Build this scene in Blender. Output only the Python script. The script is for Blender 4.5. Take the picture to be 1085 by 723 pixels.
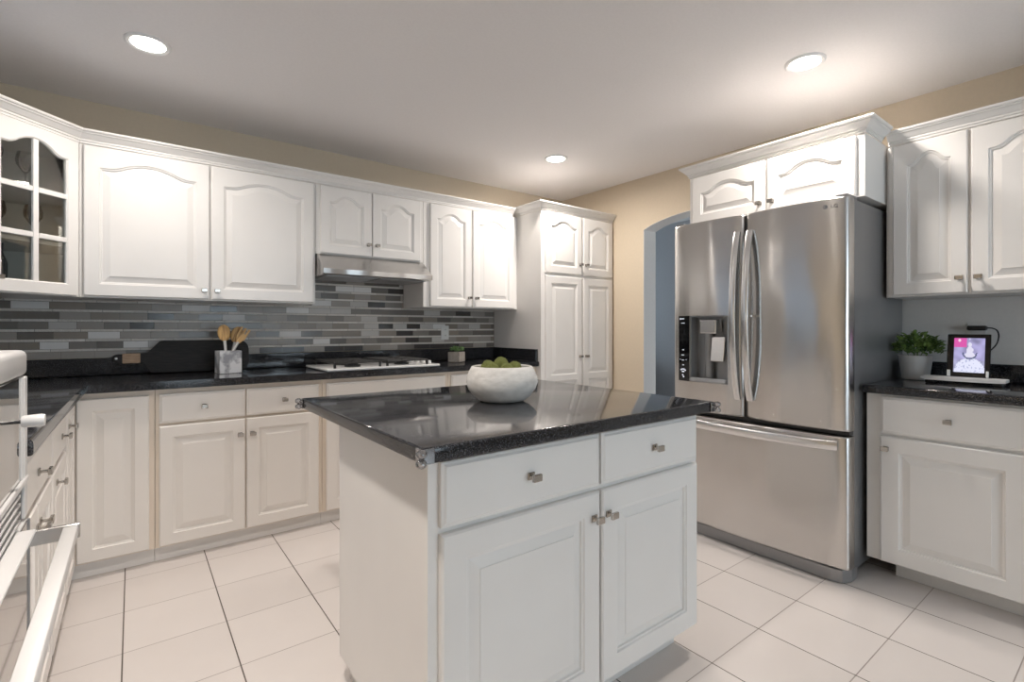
import bpy, bmesh, math, random
from mathutils import Vector, Matrix, noise
random.seed(7)
for o in list(bpy.data.objects): bpy.data.objects.remove(o)
S = bpy.context.scene
C = S.collection
PI = math.pi

# ------------------------------------------------------------------ camera, world, light, exposure
F_PX, HORIZON, CAM_H = 527.0, 348.0, 1.178
YAW = math.atan2(691.5, 527.0)
cd = bpy.data.cameras.new('camera'); cam = bpy.data.objects.new('camera', cd); C.objects.link(cam)
cd.sensor_width = 36; cd.lens = 36*F_PX/1085
cd.shift_y = -(361.5-HORIZON)/1085
cd.clip_start = .02
cam.location = (0, 0, CAM_H)
cam.rotation_euler = (PI/2, 0, -(PI/2 - YAW))
S.camera = cam

w = bpy.data.worlds.new('World'); S.world = w; w.use_nodes = True
bg = w.node_tree.nodes['Background']
bg.inputs[0].default_value = (.78, .89, 1, 1); bg.inputs[1].default_value = 2.15

def area(name, loc, rot, sx, sy, power, col, portal=False, spread=PI):
    l = bpy.data.lights.new(name, 'AREA'); l.shape = 'RECTANGLE'; l.size = sx; l.size_y = sy
    l.energy = power; l.color = col; l.spread = spread
    o = bpy.data.objects.new(name, l); C.objects.link(o); o.location = loc; o.rotation_euler = rot
    if portal: l.cycles.is_portal = True
    return o
area('added_window_portal_left', (-.93, 2.325, 1.62), (0, -PI/2, 0), 1.2, 1.3, 1, (1,1,1), True)  # sky portal of the added left window
area('added_window_portal_rear', (1.6, -3.26, 1.25), (PI/2, 0, 0), 2.6, 1.9, 1, (1,1,1), True)  # sky portal of the added rear window
area('added_window_portal_end', (4.05, 4.60, 1.2), (-PI/2, 0, 0), .9, 2.2, 1, (1,1,1), True)  # sky portal of the added window at the far hall end
area('added_window_portal_hall', (4.05, .44, 1.35), (PI/2, 0, 0), .9, 1.9, 1, (1,1,1), True)  # sky portal of the added window at the near hall end
LAMP_W = 9.5
LAMP_COL = (1, .92, .85)
LAMPS = [(.054, 2.75), (2.555, 1.042), (2.519, 2.763), (.054, 1.042)]  # last one is an added lamp, out of view, for extra light

S.view_settings.view_transform = 'Standard'
S.view_settings.look = 'None'
S.view_settings.gamma = 1
S.view_settings.use_curve_mapping = False
S.view_settings.exposure = 1.22
S.cycles.max_bounces = 10

# ------------------------------------------------------------------ materials
def mat(name, col, rough=.5, metal=0, spec=.5, coat=0, **kw):
    m = bpy.data.materials.new(name); m.use_nodes = True
    b = m.node_tree.nodes['Principled BSDF']
    b.inputs['Base Color'].default_value = (*col, 1); b.inputs['Roughness'].default_value = rough
    b.inputs['Metallic'].default_value = metal; b.inputs['Specular IOR Level'].default_value = spec
    b.inputs['Coat Weight'].default_value = coat
    if 'emit' in kw:
        b.inputs['Emission Color'].default_value = (*kw['emit'], 1); b.inputs['Emission Strength'].default_value = kw['es']
    return m
def N(m, t, **kw):
    n = m.node_tree.nodes.new(t)
    for k, v in kw.items(): setattr(n, k, v)
    return n
def L(m, a, b): m.node_tree.links.new(a, b)
def BS(m): return m.node_tree.nodes['Principled BSDF']
def mth(m, op, a, b=None, c=None):
    n = N(m, 'ShaderNodeMath', operation=op)
    for i, v in enumerate((a, b, c)):
        if v is None: continue
        if hasattr(v, 'links'): L(m, v, n.inputs[i])
        else: n.inputs[i].default_value = v
    return n.outputs[0]
def noise_col(m, scale, c1, c2, detail=3, lo=.35, hi=.65, stretch=(1,1,1), bump=0, bdist=.001):
    tc = N(m, 'ShaderNodeTexCoord'); mp = N(m, 'ShaderNodeMapping'); mp.inputs['Scale'].default_value = stretch
    L(m, tc.outputs['Object'], mp.inputs[0])
    nz = N(m, 'ShaderNodeTexNoise'); nz.inputs['Scale'].default_value = scale; nz.inputs['Detail'].default_value = detail
    L(m, mp.outputs[0], nz.inputs['Vector'])
    r = N(m, 'ShaderNodeValToRGB'); r.color_ramp.elements[0].position = lo; r.color_ramp.elements[1].position = hi
    r.color_ramp.elements[0].color = (*c1, 1); r.color_ramp.elements[1].color = (*c2, 1)
    L(m, nz.outputs[0], r.inputs[0]); L(m, r.outputs[0], BS(m).inputs['Base Color'])
    if bump:
        bp = N(m, 'ShaderNodeBump'); bp.inputs['Strength'].default_value = bump; bp.inputs['Distance'].default_value = bdist
        L(m, nz.outputs[0], bp.inputs['Height']); L(m, bp.outputs[0], BS(m).inputs['Normal'])
    return nz

M = {}
M['paint'] = mat('cabinet_white_paint', (.80, .78, .755), .32)
noise_col(M['paint'], 3, (.79, .77, .745), (.82, .80, .775), 2)
M['cream'] = mat('cream_face_frame', (.80,.70,.59), .35); noise_col(M['cream'], 3, (.79,.69,.58), (.81,.71,.60), 2)
M['paint2'] = mat('cream_white_paint', (.81, .77, .725), .33); noise_col(M['paint2'], 3, (.80,.76,.715), (.82,.78,.735), 2)
M['wall'] = mat('beige_wall_paint', (.68, .58, .45), .8); noise_col(M['wall'], 60, (.67,.575,.445), (.69,.59,.455), 4, bump=.12)
M['greywall'] = mat('grey_wall_paint', (.78, .77, .76), .75); noise_col(M['greywall'], 60, (.77,.76,.75), (.79,.78,.77), 4, bump=.1)
M['hallwall'] = mat('hall_blue_grey_paint', (.47, .485, .51), .8); noise_col(M['hallwall'], 50, (.46,.475,.50), (.48,.495,.52))
M['ceil'] = mat('ceiling_paint', (.87, .845, .84), .85); noise_col(M['ceil'], 80, (.86,.835,.83), (.88,.855,.85), 3, bump=.08)
M['trim'] = mat('white_trim', (.8, .8, .8), .4)
M['nickel'] = mat('brushed_nickel', (.50, .47, .43), .22, 1)
M['steel'] = mat('stainless_steel', (.60, .585, .57), .24, 1)
M['steel_dark'] = mat('steel_grey_side', (.30, .30, .305), .30, .55)
M['chrome'] = mat('polished_steel', (.72, .72, .72), .24, 1)
M['black'] = mat('black_plastic', (.012, .012, .013), .35)
M['blackgloss'] = mat('black_glass', (.008, .008, .010), .06)
M['iron'] = mat('cast_iron', (.018, .018, .018), .45)
M['enamel'] = mat('white_enamel', (.78, .78, .77), .15)
M['dispenser'] = mat('dispenser_grey', (.33, .34, .35), .35, .5)
M['oven_mirror'] = mat('reflective_oven_glass', (.50, .48, .46), .04, .85)
M['ceramic'] = mat('white_ceramic', (.74, .74, .74), .35)
M['stone'] = mat('rough_white_stone', (.6, .6, .58), .85); noise_col(M['stone'], 26, (.58, .56, .53), (.75, .73, .70), 6, .3, .7, (1,1,2.2), bump=.5, bdist=.004)
M['taupe'] = mat('taupe_concrete', (.33, .29, .26), .8); noise_col(M['taupe'], 40, (.29,.26,.23), (.37,.33,.29), 5)
M['marble'] = mat('marble', (.6,.6,.6), .35)
noise_col(M['marble'], 14, (.28,.28,.30), (.66,.66,.67), 8, .42, .52)
M['moss'] = mat('moss_green', (.2,.27,.04), .95); noise_col(M['moss'], 45, (.12,.16,.02), (.58,.62,.20), 8, .32,.68, bump=1.0, bdist=.012)
M['soil'] = mat('dark_soil', (.03,.025,.02), .95)
M['leaf'] = mat('green_leaf', (.07,.15,.03), .5); noise_col(M['leaf'], 30, (.04,.10,.02), (.26,.38,.11), 3)
M['leaf2'] = mat('bright_green_leaf', (.13,.26,.09), .5); noise_col(M['leaf2'], 60, (.08,.17,.06), (.24,.38,.14), 3)
M['wood'] = mat('olive_wood', (.55,.33,.12), .5)
noise_col(M['wood'], 18, (.33,.16,.05), (.66,.42,.17), 5, .35, .62, (5,5,.6))
M['bandwood'] = mat('natural_wood_band', (.5,.33,.2), .55); noise_col(M['bandwood'], 30, (.38,.24,.14), (.58,.40,.26), 4, stretch=(1,4,8))
M['char'] = mat('charred_black_wood', (.012,.010,.010), .5, spec=.3); noise_col(M['char'], 20, (.008,.007,.007), (.028,.022,.020), 6, .35, .7, (1,4,10), bump=.35, bdist=.002)
M['wash'] = mat('whitewashed_wood', (.66,.64,.62), .5)
M['lamp_glow'] = mat('lamp_diffuser', (1,1,1), .5, emit=(1,.93,.83), es=9)
M['plastic'] = mat('outlet_plastic', (.74,.74,.73), .3)
M['dark_wood'] = mat('dark_wood', (.012,.011,.012), .4)

# steel: vertical brushing and slow waviness of the sheet
m = M['steel']; tc = N(m,'ShaderNodeTexCoord')
mp = N(m,'ShaderNodeMapping'); mp.inputs['Scale'].default_value = (1,1,.012); L(m,tc.outputs['Object'],mp.inputs[0])
nz = N(m,'ShaderNodeTexNoise'); nz.inputs['Scale'].default_value = 260; nz.inputs['Detail'].default_value = 2; L(m,mp.outputs[0],nz.inputs['Vector'])
mp2 = N(m,'ShaderNodeMapping'); mp2.inputs['Scale'].default_value = (2.4,1,.9); L(m,tc.outputs['Object'],mp2.inputs[0])
nz2 = N(m,'ShaderNodeTexNoise'); nz2.inputs['Scale'].default_value = 2.2; nz2.inputs['Detail'].default_value = .5; L(m,mp2.outputs[0],nz2.inputs['Vector'])
b1 = N(m,'ShaderNodeBump'); b1.inputs['Distance'].default_value = .02; b1.inputs['Strength'].default_value = .8; L(m,nz2.outputs[0],b1.inputs['Height'])
b2 = N(m,'ShaderNodeBump'); b2.inputs['Distance'].default_value = .0004; b2.inputs['Strength'].default_value = .12; L(m,nz.outputs[0],b2.inputs['Height']); L(m,b1.outputs[0],b2.inputs['Normal'])
L(m,b2.outputs[0],BS(m).inputs['Normal'])
BS(m).inputs['Anisotropic'].default_value = .8
tg = N(m,'ShaderNodeTangent'); tg.direction_type = 'RADIAL'; tg.axis = 'Z'; L(m,tg.outputs[0],BS(m).inputs['Tangent'])
M_STEEL_ROT = BS(m).inputs['Anisotropic Rotation']; M_STEEL_ROT.default_value = .25

def thin_glass(name, tint, gl=.12):
    m = bpy.data.materials.new(name); m.use_nodes = True; nt = m.node_tree; nt.nodes.clear()
    o = nt.nodes.new('ShaderNodeOutputMaterial'); mx = nt.nodes.new('ShaderNodeMixShader')
    t = nt.nodes.new('ShaderNodeBsdfTransparent'); t.inputs[0].default_value = (*tint, 1)
    g = nt.nodes.new('ShaderNodeBsdfGlossy'); g.inputs['Roughness'].default_value = .02
    fr = nt.nodes.new('ShaderNodeFresnel'); fr.inputs[0].default_value = 1.5
    ad = nt.nodes.new('ShaderNodeMath'); ad.operation = 'ADD'; ad.inputs[1].default_value = gl
    nt.links.new(fr.outputs[0], ad.inputs[0]); nt.links.new(ad.outputs[0], mx.inputs[0])
    nt.links.new(t.outputs[0], mx.inputs[1]); nt.links.new(g.outputs[0], mx.inputs[2]); nt.links.new(mx.outputs[0], o.inputs[0])
    return m
M['pane'] = thin_glass('cabinet_glass', (.94,.94,.91), -.01)
M['windowpane'] = thin_glass('window_glass', (.95,.97,.97), .0)
M['drinkglass'] = thin_glass('drinking_glass', (.93,.93,.93), .10)
M['guard'] = thin_glass('clear_plastic', (.75,.75,.78), .30)

# countertop: black with fine grey speckle
m = M['counter'] = mat('black_speckled_countertop', (.02,.02,.022), .13)
tc = N(m,'ShaderNodeTexCoord'); nz = N(m,'ShaderNodeTexNoise'); nz.inputs['Scale'].default_value = 330; nz.inputs['Detail'].default_value = 2
L(m,tc.outputs['Object'],nz.inputs['Vector'])
r = N(m,'ShaderNodeValToRGB'); e = r.color_ramp.elements
e[0].position = .40; e[0].color = (.008,.008,.010,1); e[1].position = .70; e[1].color = (.13,.13,.14,1)
x_ = e.new(.55); x_.color = (.022,.023,.026,1)
L(m,nz.outputs[0],r.inputs[0]); L(m,r.outputs[0],BS(m).inputs['Base Color'])
nz3 = N(m,'ShaderNodeTexNoise'); nz3.inputs['Scale'].default_value = 9; L(m,tc.outputs['Object'],nz3.inputs['Vector'])
mr = N(m,'ShaderNodeMapRange'); mr.inputs['To Min'].default_value = .05; mr.inputs['To Max'].default_value = .12; L(m,nz3.outputs[0],mr.inputs['Value']); L(m,mr.outputs[0],BS(m).inputs['Roughness'])

# floor tiles
m = M['floor'] = mat('ceramic_floor_tile', (.6,.55,.52), .28)
tc = N(m,'ShaderNodeTexCoord'); sx = N(m,'ShaderNodeSeparateXYZ'); L(m,tc.outputs['Object'],sx.inputs[0])
P = .33
u = mth(m,'DIVIDE',mth(m,'ADD',sx.outputs[0],.03+P*20),P); v = mth(m,'DIVIDE',mth(m,'ADD',sx.outputs[1],.025+P*20),P)
def edge(f, wd):
    fr = mth(m,'FRACT',f); d = mth(m,'ABSOLUTE',mth(m,'SUBTRACT',fr,.5)); return mth(m,'GREATER_THAN',d,.5-wd/P)
gu, gv = edge(u,.0022), edge(v,.0017)
cb = N(m,'ShaderNodeCombineXYZ'); L(m,mth(m,'FLOOR',u),cb.inputs[0]); L(m,mth(m,'FLOOR',v),cb.inputs[1])
wn = N(m,'ShaderNodeTexWhiteNoise'); L(m,cb.outputs[0],wn.inputs['Vector'])
nz = N(m,'ShaderNodeTexNoise'); nz.inputs['Scale'].default_value = 5; nz.inputs['Detail'].default_value = 4; L(m,tc.outputs['Object'],nz.inputs['Vector'])
fac = mth(m,'ADD',mth(m,'MULTIPLY',wn.outputs['Value'],.5),mth(m,'MULTIPLY',nz.outputs[0],.5))
mx = N(m,'ShaderNodeMix',data_type='RGBA'); L(m,fac,mx.inputs[0]); mx.inputs[6].default_value = (.66,.61,.58,1); mx.inputs[7].default_value = (.73,.68,.65,1)
mv = N(m,'ShaderNodeMix',data_type='RGBA'); L(m,gv,mv.inputs[0]); L(m,mx.outputs[2],mv.inputs[6]); mv.inputs[7].default_value = (.33,.29,.265,1)
mu = N(m,'ShaderNodeMix',data_type='RGBA'); L(m,gu,mu.inputs[0]); L(m,mv.outputs[2],mu.inputs[6]); mu.inputs[7].default_value = (.11,.09,.075,1)
L(m,mu.outputs[2],BS(m).inputs['Base Color'])
g = mth(m,'MAXIMUM',gu,gv); L(m,mth(m,'ADD',mth(m,'MULTIPLY',g,.5),.25),BS(m).inputs['Roughness'])
bp = N(m,'ShaderNodeBump'); bp.invert = True; bp.inputs['Distance'].default_value = .001; bp.inputs['Strength'].default_value = .6; L(m,g,bp.inputs['Height']); L(m,bp.outputs[0],BS(m).inputs['Normal'])

# backsplash mosaic: thick and thin rows of strips with random tones
m = M['mosaic'] = mat('glass_stone_mosaic', (.2,.2,.2), .2)
tc = N(m,'ShaderNodeTexCoord'); sx = N(m,'ShaderNodeSeparateXYZ'); L(m,tc.outputs['Object'],sx.inputs[0])
RP = .0545
h = mth(m,'DIVIDE',mth(m,'SUBTRACT',sx.outputs[2],.90),RP); row = mth(m,'FLOOR',h); hf = mth(m,'FRACT',h)
thin = mth(m,'GREATER_THAN',hf,.74)
rid = mth(m,'ADD',mth(m,'MULTIPLY',row,2),thin)
w1 = N(m,'ShaderNodeTexWhiteNoise',noise_dimensions='1D'); L(m,mth(m,'ADD',rid,.37),w1.inputs['W'])
ln = mth(m,'ADD',mth(m,'MULTIPLY',thin,.07),mth(m,'ADD',.105,mth(m,'MULTIPLY',w1.outputs['Value'],.05)))
xs = mth(m,'DIVIDE',mth(m,'ADD',sx.outputs[0],mth(m,'ADD',5,mth(m,'MULTIPLY',w1.outputs['Value'],3.7))),ln)
col = mth(m,'FLOOR',xs); xf = mth(m,'FRACT',xs)
cb = N(m,'ShaderNodeCombineXYZ'); L(m,col,cb.inputs[0]); L(m,rid,cb.inputs[1])
wn = N(m,'ShaderNodeTexWhiteNoise'); L(m,cb.outputs[0],wn.inputs['Vector'])
r = N(m,'ShaderNodeValToRGB'); r.color_ramp.interpolation = 'CONSTANT'; e = r.color_ramp.elements
e[0].position = 0; e[0].color = (.055,.050,.047,1); e[1].position = .10; e[1].color = (.155,.140,.125,1)
for p_, c_ in ((.34,(.26,.225,.19)),(.52,(.20,.18,.163)),(.66,(.33,.30,.27)),(.80,(.50,.48,.46)),(.90,(.72,.71,.70))):
    q = e.new(p_); q.color = (*c_,1)
L(m,wn.outputs['Value'],r.inputs[0])
gx = mth(m,'LESS_THAN',mth(m,'MULTIPLY',xf,ln),.0018)
hz = mth(m,'MULTIPLY',hf,RP)
gz = mth(m,'MAXIMUM',mth(m,'LESS_THAN',hz,.0016),mth(m,'LESS_THAN',mth(m,'ABSOLUTE',mth(m,'SUBTRACT',hz,.74*RP)),.0009))
gg = mth(m,'MAXIMUM',gx,gz)
tm = N(m,'ShaderNodeMix',data_type='RGBA'); L(m,mth(m,'MULTIPLY',thin,.72),tm.inputs[0]); L(m,r.outputs[0],tm.inputs[6]); tm.inputs[7].default_value = (.78,.74,.69,1)
mx = N(m,'ShaderNodeMix',data_type='RGBA'); L(m,gg,mx.inputs[0]); L(m,tm.outputs[2],mx.inputs[6]); mx.inputs[7].default_value = (.16,.15,.14,1)
L(m,mx.outputs[2],BS(m).inputs['Base Color'])
L(m,mth(m,'ADD',mth(m,'MULTIPLY',gg,.4),mth(m,'ADD',.16,mth(m,'MULTIPLY',wn.outputs['Value'],.28))),BS(m).inputs['Roughness'])
nz = N(m,'ShaderNodeTexNoise'); nz.inputs['Scale'].default_value = 60; L(m,tc.outputs['Object'],nz.inputs['Vector'])
hh = mth(m,'ADD',mth(m,'MULTIPLY',gg,-1),mth(m,'MULTIPLY',nz.outputs[0],mth(m,'ADD',.2,mth(m,'MULTIPLY',thin,4.0))))
bp = N(m,'ShaderNodeBump'); bp.inputs['Distance'].default_value = .0016; bp.inputs['Strength'].default_value = .8; L(m,hh,bp.inputs['Height']); L(m,bp.outputs[0],BS(m).inputs['Normal'])

# ------------------------------------------------------------------ mesh helpers
def obj(name, bm, material, parent=None, smooth=None):
    bmesh.ops.recalc_face_normals(bm, faces=bm.faces)
    me = bpy.data.meshes.new(name); bm.to_mesh(me); bm.free()
    me.materials.append(material)
    o = bpy.data.objects.new(name, me); C.objects.link(o)
    if smooth is not None:
        for p in me.polygons: p.use_smooth = True
        if smooth < 180:
            try: me.set_sharp_from_angle(angle=math.radians(smooth))
            except Exception: pass
    if parent: o.parent = parent
    return o
def thing(name, label, cat, loc=(0,0,0), rot=0, group=None):
    o = bpy.data.objects.new(name, None); C.objects.link(o); o.empty_display_size = .05
    o.location = loc; o.rotation_euler = (0,0,rot); o['label'] = label; o['category'] = cat
    if group: o['group'] = group
    return o
def tag(o, label, cat, group=None):
    o['label'] = label; o['category'] = cat
    if group: o['group'] = group
    return o
def struct(name, bm, m_, parent=None):
    o = obj(name, bm, m_, parent)
    if parent is None: o['kind'] = 'structure'
    return o
def dup(root, loc=None, rot=None, label=None):
    r_ = root.copy(); C.objects.link(r_)
    if loc is not None: r_.location = loc
    if rot is not None: r_.rotation_euler = (0,0,rot)
    if label: r_['label'] = label
    for ch in root.children:
        c = ch.copy(); C.objects.link(c); c.parent = r_
        for g_ in ch.children:
            d = g_.copy(); C.objects.link(d); d.parent = c
    return r_
def BM(): return bmesh.new()
def box(bm, x0, x1, y0, y1, z0, z1, bev=0, seg=1):
    vs = [bm.verts.new(p) for p in ((x0,y0,z0),(x1,y0,z0),(x1,y1,z0),(x0,y1,z0),(x0,y0,z1),(x1,y0,z1),(x1,y1,z1),(x0,y1,z1))]
    fs = [bm.faces.new([vs[i] for i in f]) for f in ((0,3,2,1),(4,5,6,7),(0,1,5,4),(1,2,6,5),(2,3,7,6),(3,0,4,7))]
    if bev:
        es = {e for f in fs for e in f.edges}
        r_ = bmesh.ops.bevel(bm, geom=list(es), offset=bev, segments=seg, affect='EDGES', profile=.5)
        return list({v for f in r_['faces'] for v in f.verts} | {v for v in vs if v.is_valid})
    return vs
def prism(bm, pts, z0, z1, axis='z', bev=0, seg=2, edges='all'):
    # pts: 2D outline; axis z -> (x,y), axis y -> (x,z) extruded in y, axis x -> (y,z) extruded in x
    def P3(p, t): return {'z':(p[0],p[1],t), 'y':(p[0],t,p[1]), 'x':(t,p[0],p[1])}[axis]
    a = [bm.verts.new(P3(p,z0)) for p in pts]; b = [bm.verts.new(P3(p,z1)) for p in pts]
    f0 = bm.faces.new(a); f1 = bm.faces.new(b[::-1]); n = len(pts)
    for i in range(n): bm.faces.new((a[i],a[(i+1)%n],b[(i+1)%n],b[i]))
    if bev:
        es = set(f0.edges)|set(f1.edges) if edges == 'all' else set(f1.edges) if edges == 'top' else set(f0.edges)
        bmesh.ops.bevel(bm, geom=list(es), offset=bev, segments=seg, affect='EDGES', profile=.5)
    return a + b
def lathe(bm, prof, c=(0,0,0), n=32, cap=True):
    rings = []
    for r_, z in prof:
        if r_ < 1e-6: rings.append([bm.verts.new((c[0],c[1],c[2]+z))])
        else: rings.append([bm.verts.new((c[0]+r_*math.cos(2*PI*i/n), c[1]+r_*math.sin(2*PI*i/n), c[2]+z)) for i in range(n)])
    for a, b in zip(rings, rings[1:]):
        for i in range(n):
            j = (i+1) % n
            if len(a) == 1 and len(b) == 1: continue
            if len(a) == 1: bm.faces.new((a[0], b[i], b[j]))
            elif len(b) == 1: bm.faces.new((a[i], a[j], b[0]))
            else: bm.faces.new((a[i], a[j], b[j], b[i]))
    if cap:
        if len(rings[0]) > 1: bm.faces.new(rings[0][::-1])
        if len(rings[-1]) > 1: bm.faces.new(rings[-1])
    return [v for r_ in rings for v in r_]
def tube(bm, pts, rad, n=10, flat=1.0):
    pts = [Vector(p) for p in pts]; rings = []
    up = Vector((0,0,1))
    for i, p in enumerate(pts):
        t = (pts[min(i+1,len(pts)-1)] - pts[max(i-1,0)]).normalized()
        s = t.cross(up)
        if s.length < .1: s = t.cross(Vector((0,1,0)))
        s.normalize(); q = s.cross(t).normalized()
        r_ = rad[i] if isinstance(rad, (list,tuple)) else rad
        rings.append([bm.verts.new(p + s*r_*math.cos(2*PI*k/n) + q*r_*flat*math.sin(2*PI*k/n)) for k in range(n)])
    for a, b in zip(rings, rings[1:]):
        for i in range(n): bm.faces.new((a[i],a[(i+1)%n],b[(i+1)%n],b[i]))
    bm.faces.new(rings[0][::-1]); bm.faces.new(rings[-1])
    return [v for r_ in rings for v in r_]
def sweep(bm, path, prof, z):
    # prof: (outward, up) closed outline; path: plan points walked so that outward is to the RIGHT of travel
    n = len(path); rings = []
    for i, p in enumerate(path):
        p = Vector(p)
        d0 = (p - Vector(path[i-1])).normalized() if i else None
        d1 = (Vector(path[i+1]) - p).normalized() if i < n-1 else None
        r0 = Vector((d0.y,-d0.x)) if d0 else None; r1 = Vector((d1.y,-d1.x)) if d1 else None
        if r0 is None: m_ = r1
        elif r1 is None: m_ = r0
        else:
            m_ = (r0+r1).normalized(); m_ = m_ / m_.dot(r0)
        rings.append([bm.verts.new((p.x+m_.x*o, p.y+m_.y*o, z+u_)) for o, u_ in prof])
    k = len(prof)
    for a, b in zip(rings, rings[1:]):
        for i in range(k): bm.faces.new((a[i],a[(i+1)%k],b[(i+1)%k],b[i]))
    bm.faces.new(rings[0]); bm.faces.new(rings[-1][::-1])
CROWN = [(0,0),(.006,0),(.006,.010),(.011,.012),(.011,.020),(.016,.023),(.022,.030),(.032,.041),(.040,.046),(.040,.051),(.047,.053),(.050,.058),(.050,.064),(0,.064)]
def xf(bm, vs, mat4): bmesh.ops.transform(bm, matrix=mat4, verts=vs)

# ------------------------------------------------------------------ doors, drawers, knobs, cabinets
def loop_pts(x0, x1, z0, z1, rise, n=20, k=4):
    p = []
    for i in range(k): p.append((x0+(x1-x0)*i/k, z0))
    for i in range(k): p.append((x1, z0+(z1-z0)*i/k))
    for i in range(n):
        s = 1 - 2*i/n
        a_ = abs(s); g_ = 0 if a_ > .86 else (1-.5*(a_/.5)**2 if a_ < .5 else .5*((.86-a_)/.36)**2)
        p.append(((x0+x1)/2 + s*(x1-x0)/2, z1 + rise*g_))
    for i in range(k): p.append((x0, z1-(z1-z0)*i/k))
    return p
def ring(bm, pts, y): return [bm.verts.new((x, y, z)) for x, z in pts]
def bridge(bm, a, b):
    n = len(a)
    for i in range(n): bm.faces.new((a[i],a[(i+1)%n],b[(i+1)%n],b[i]))
def door_bm(x0, x1, z0, z1, arch=0, stile=.058, t=.02, y=0, splits=None):
    # raised panel door; front faces -y, back plane at y
    bm = BM(); f = y-t
    o0 = ring(bm, loop_pts(x0,x1,z0,z1,0), y-.0004); o1 = ring(bm, loop_pts(x0,x1,z0,z1,0), f+.005)
    o2 = ring(bm, loop_pts(x0+.005,x1-.005,z0+.005,z1-.005,0), f)
    bm.faces.new(o0); bridge(bm,o0,o1); bridge(bm,o1,o2)
    def panel(outer, a, b, c, d, rise):
        prev = outer
        for ins, dy in ((0,0),(.003,.0045),(.008,.0055),(.010,.011),(.014,.0115),(.042,.0035),(.0425,.0018)):
            q = ring(bm, loop_pts(a+ins,b-ins,c+ins,d-ins,rise*(1-ins*2.2)), f+dy); bridge(bm,prev,q); prev = q
        bm.faces.new(prev)
    if not splits:
        panel(o2, x0+stile, x1-stile, z0+stile, z1-stile-arch, arch)
    else:
        # several rectangular panels stacked; the face is divided at the split heights
        zs = [z0+.005] + splits + [z1-.005]
        for q in o2: pass
        fr = []
        for i in range(len(zs)-1):
            a_, b_ = zs[i], zs[i+1]
            lp = ring(bm, loop_pts(x0+.005,x1-.005,a_,b_,0), f)
            lo = stile if i == 0 else stile*.5; hi = stile if i == len(zs)-2 else stile*.5
            panel(lp, x0+stile, x1-stile, a_+lo-.005, b_-hi+.005, 0)
        bmesh.ops.remove_doubles(bm, verts=bm.verts, dist=.0002)
    return bm
def drawer_bm(x0, x1, z0, z1, t=.02, y=0):
    bm = BM(); f = y-t; prev = None
    for ins, dy in ((0,t-.0004),(0,.006),(.004,.004),(.006,.0038),(.012,.0),(.014,0)):
        q = ring(bm, loop_pts(x0+ins,x1-ins,z0+ins,z1-ins,0,4), f+dy)
        if prev is None: bm.faces.new(q)
        else: bridge(bm,prev,q)
        prev = q
    bm.faces.new(prev); return bm
def knob_bm(x, z, y):
    bm = BM()
    box(bm, x-.011,x+.011, y-.0045,y-.0002, z-.010,z+.010, .0012)
    vs = lathe(bm, [(.0065,0),(.0045,.004),(.0045,.015),(.007,.018)], n=12)
    xf(bm, vs, Matrix.Translation((x,y-.004,z)) @ Matrix.Rotation(PI/2,4,'X'))
    box(bm, x-.015,x+.015, y-.031,y-.021, z-.010,z+.010, .0025, 2)
    return bm
def cabinet(name, label, loc, rot, w_, d, z0, z1, doors=(), drawers=(), toe=None, group=None, body=None, cat='cabinet', paint='paint', frame=None):
    t = thing(name, label, cat, loc, rot, group)
    bm = body if body else BM()
    if not body: box(bm, 0, w_, 0, d, z0, z1, .0015)
    obj('body', bm, M[frame or paint], t)
    for d_ in doors:
        x0,x1,a,b = d_[:4]; o_ = d_[5] if len(d_) > 5 else {}
        dd = obj('door', door_bm(x0,x1,a,b,o_.get('arch',0),o_.get('stile',.058),splits=o_.get('splits')), M[paint], t)
        if d_[4]: obj('knob', knob_bm(d_[4][0], d_[4][1], -.02), M['nickel'], dd)
    for d_ in drawers:
        x0,x1,a,b = d_[:4]
        dd = obj('drawer', drawer_bm(x0,x1,a,b), M[paint], t)
        if len(d_) > 4 and d_[4]: obj('knob', knob_bm((x0+x1)/2 if d_[4] is True else d_[4], (a+b)/2, -.02), M['nickel'], dd)
    if toe:
        bm = BM(); box(bm, toe[0], toe[1], toe[2], d, 0.001, z0-.0005); obj('toe_kick', bm, M['paint'], t)
    return t

# ------------------------------------------------------------------ room shell
XL, XR, YB, YF, ZC = -.82, 3.42, 3.65, -3.2, 2.45
bm = BM(); box(bm, XL-.1, 5.2, YF-.1, 4.7, -.1, 0); struct('floor', bm, M['floor'])
bm = BM(); box(bm, XL-.1, 5.2, YF-.1, 4.7, ZC, ZC+.1); struct('ceiling', bm, M['ceil'])
bm = BM(); box(bm, XL-.12, XR+.001, YB, YB+.12, 0, ZC); struct('wall_back', bm, M['wall'])
def wall_hole(axis, pos0, pos1, a0, a1, h0, h1, z0, z1, m_, name):
    bm = BM()
    for (p,q,r_,s) in ((a0,h0,0,ZC),(h1,a1,0,ZC),(h0,h1,0,z0),(h0,h1,z1,ZC)):
        if s-r_ < .001 or q-p < .001: continue
        if axis == 'x': box(bm, pos0,pos1, p,q, r_,s)
        else: box(bm, p,q, pos0,pos1, r_,s)
    struct(name, bm, m_)
wall_hole('x', XL-.12, XL, YF, YB, 1.70, 2.95, 1.05, 2.20, M['wall'], 'wall_left')
wall_hole('y', YF-.12, YF, XL-.12, XR, .3, 2.9, .30, 2.20, M['greywall'], 'wall_rear')
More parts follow.
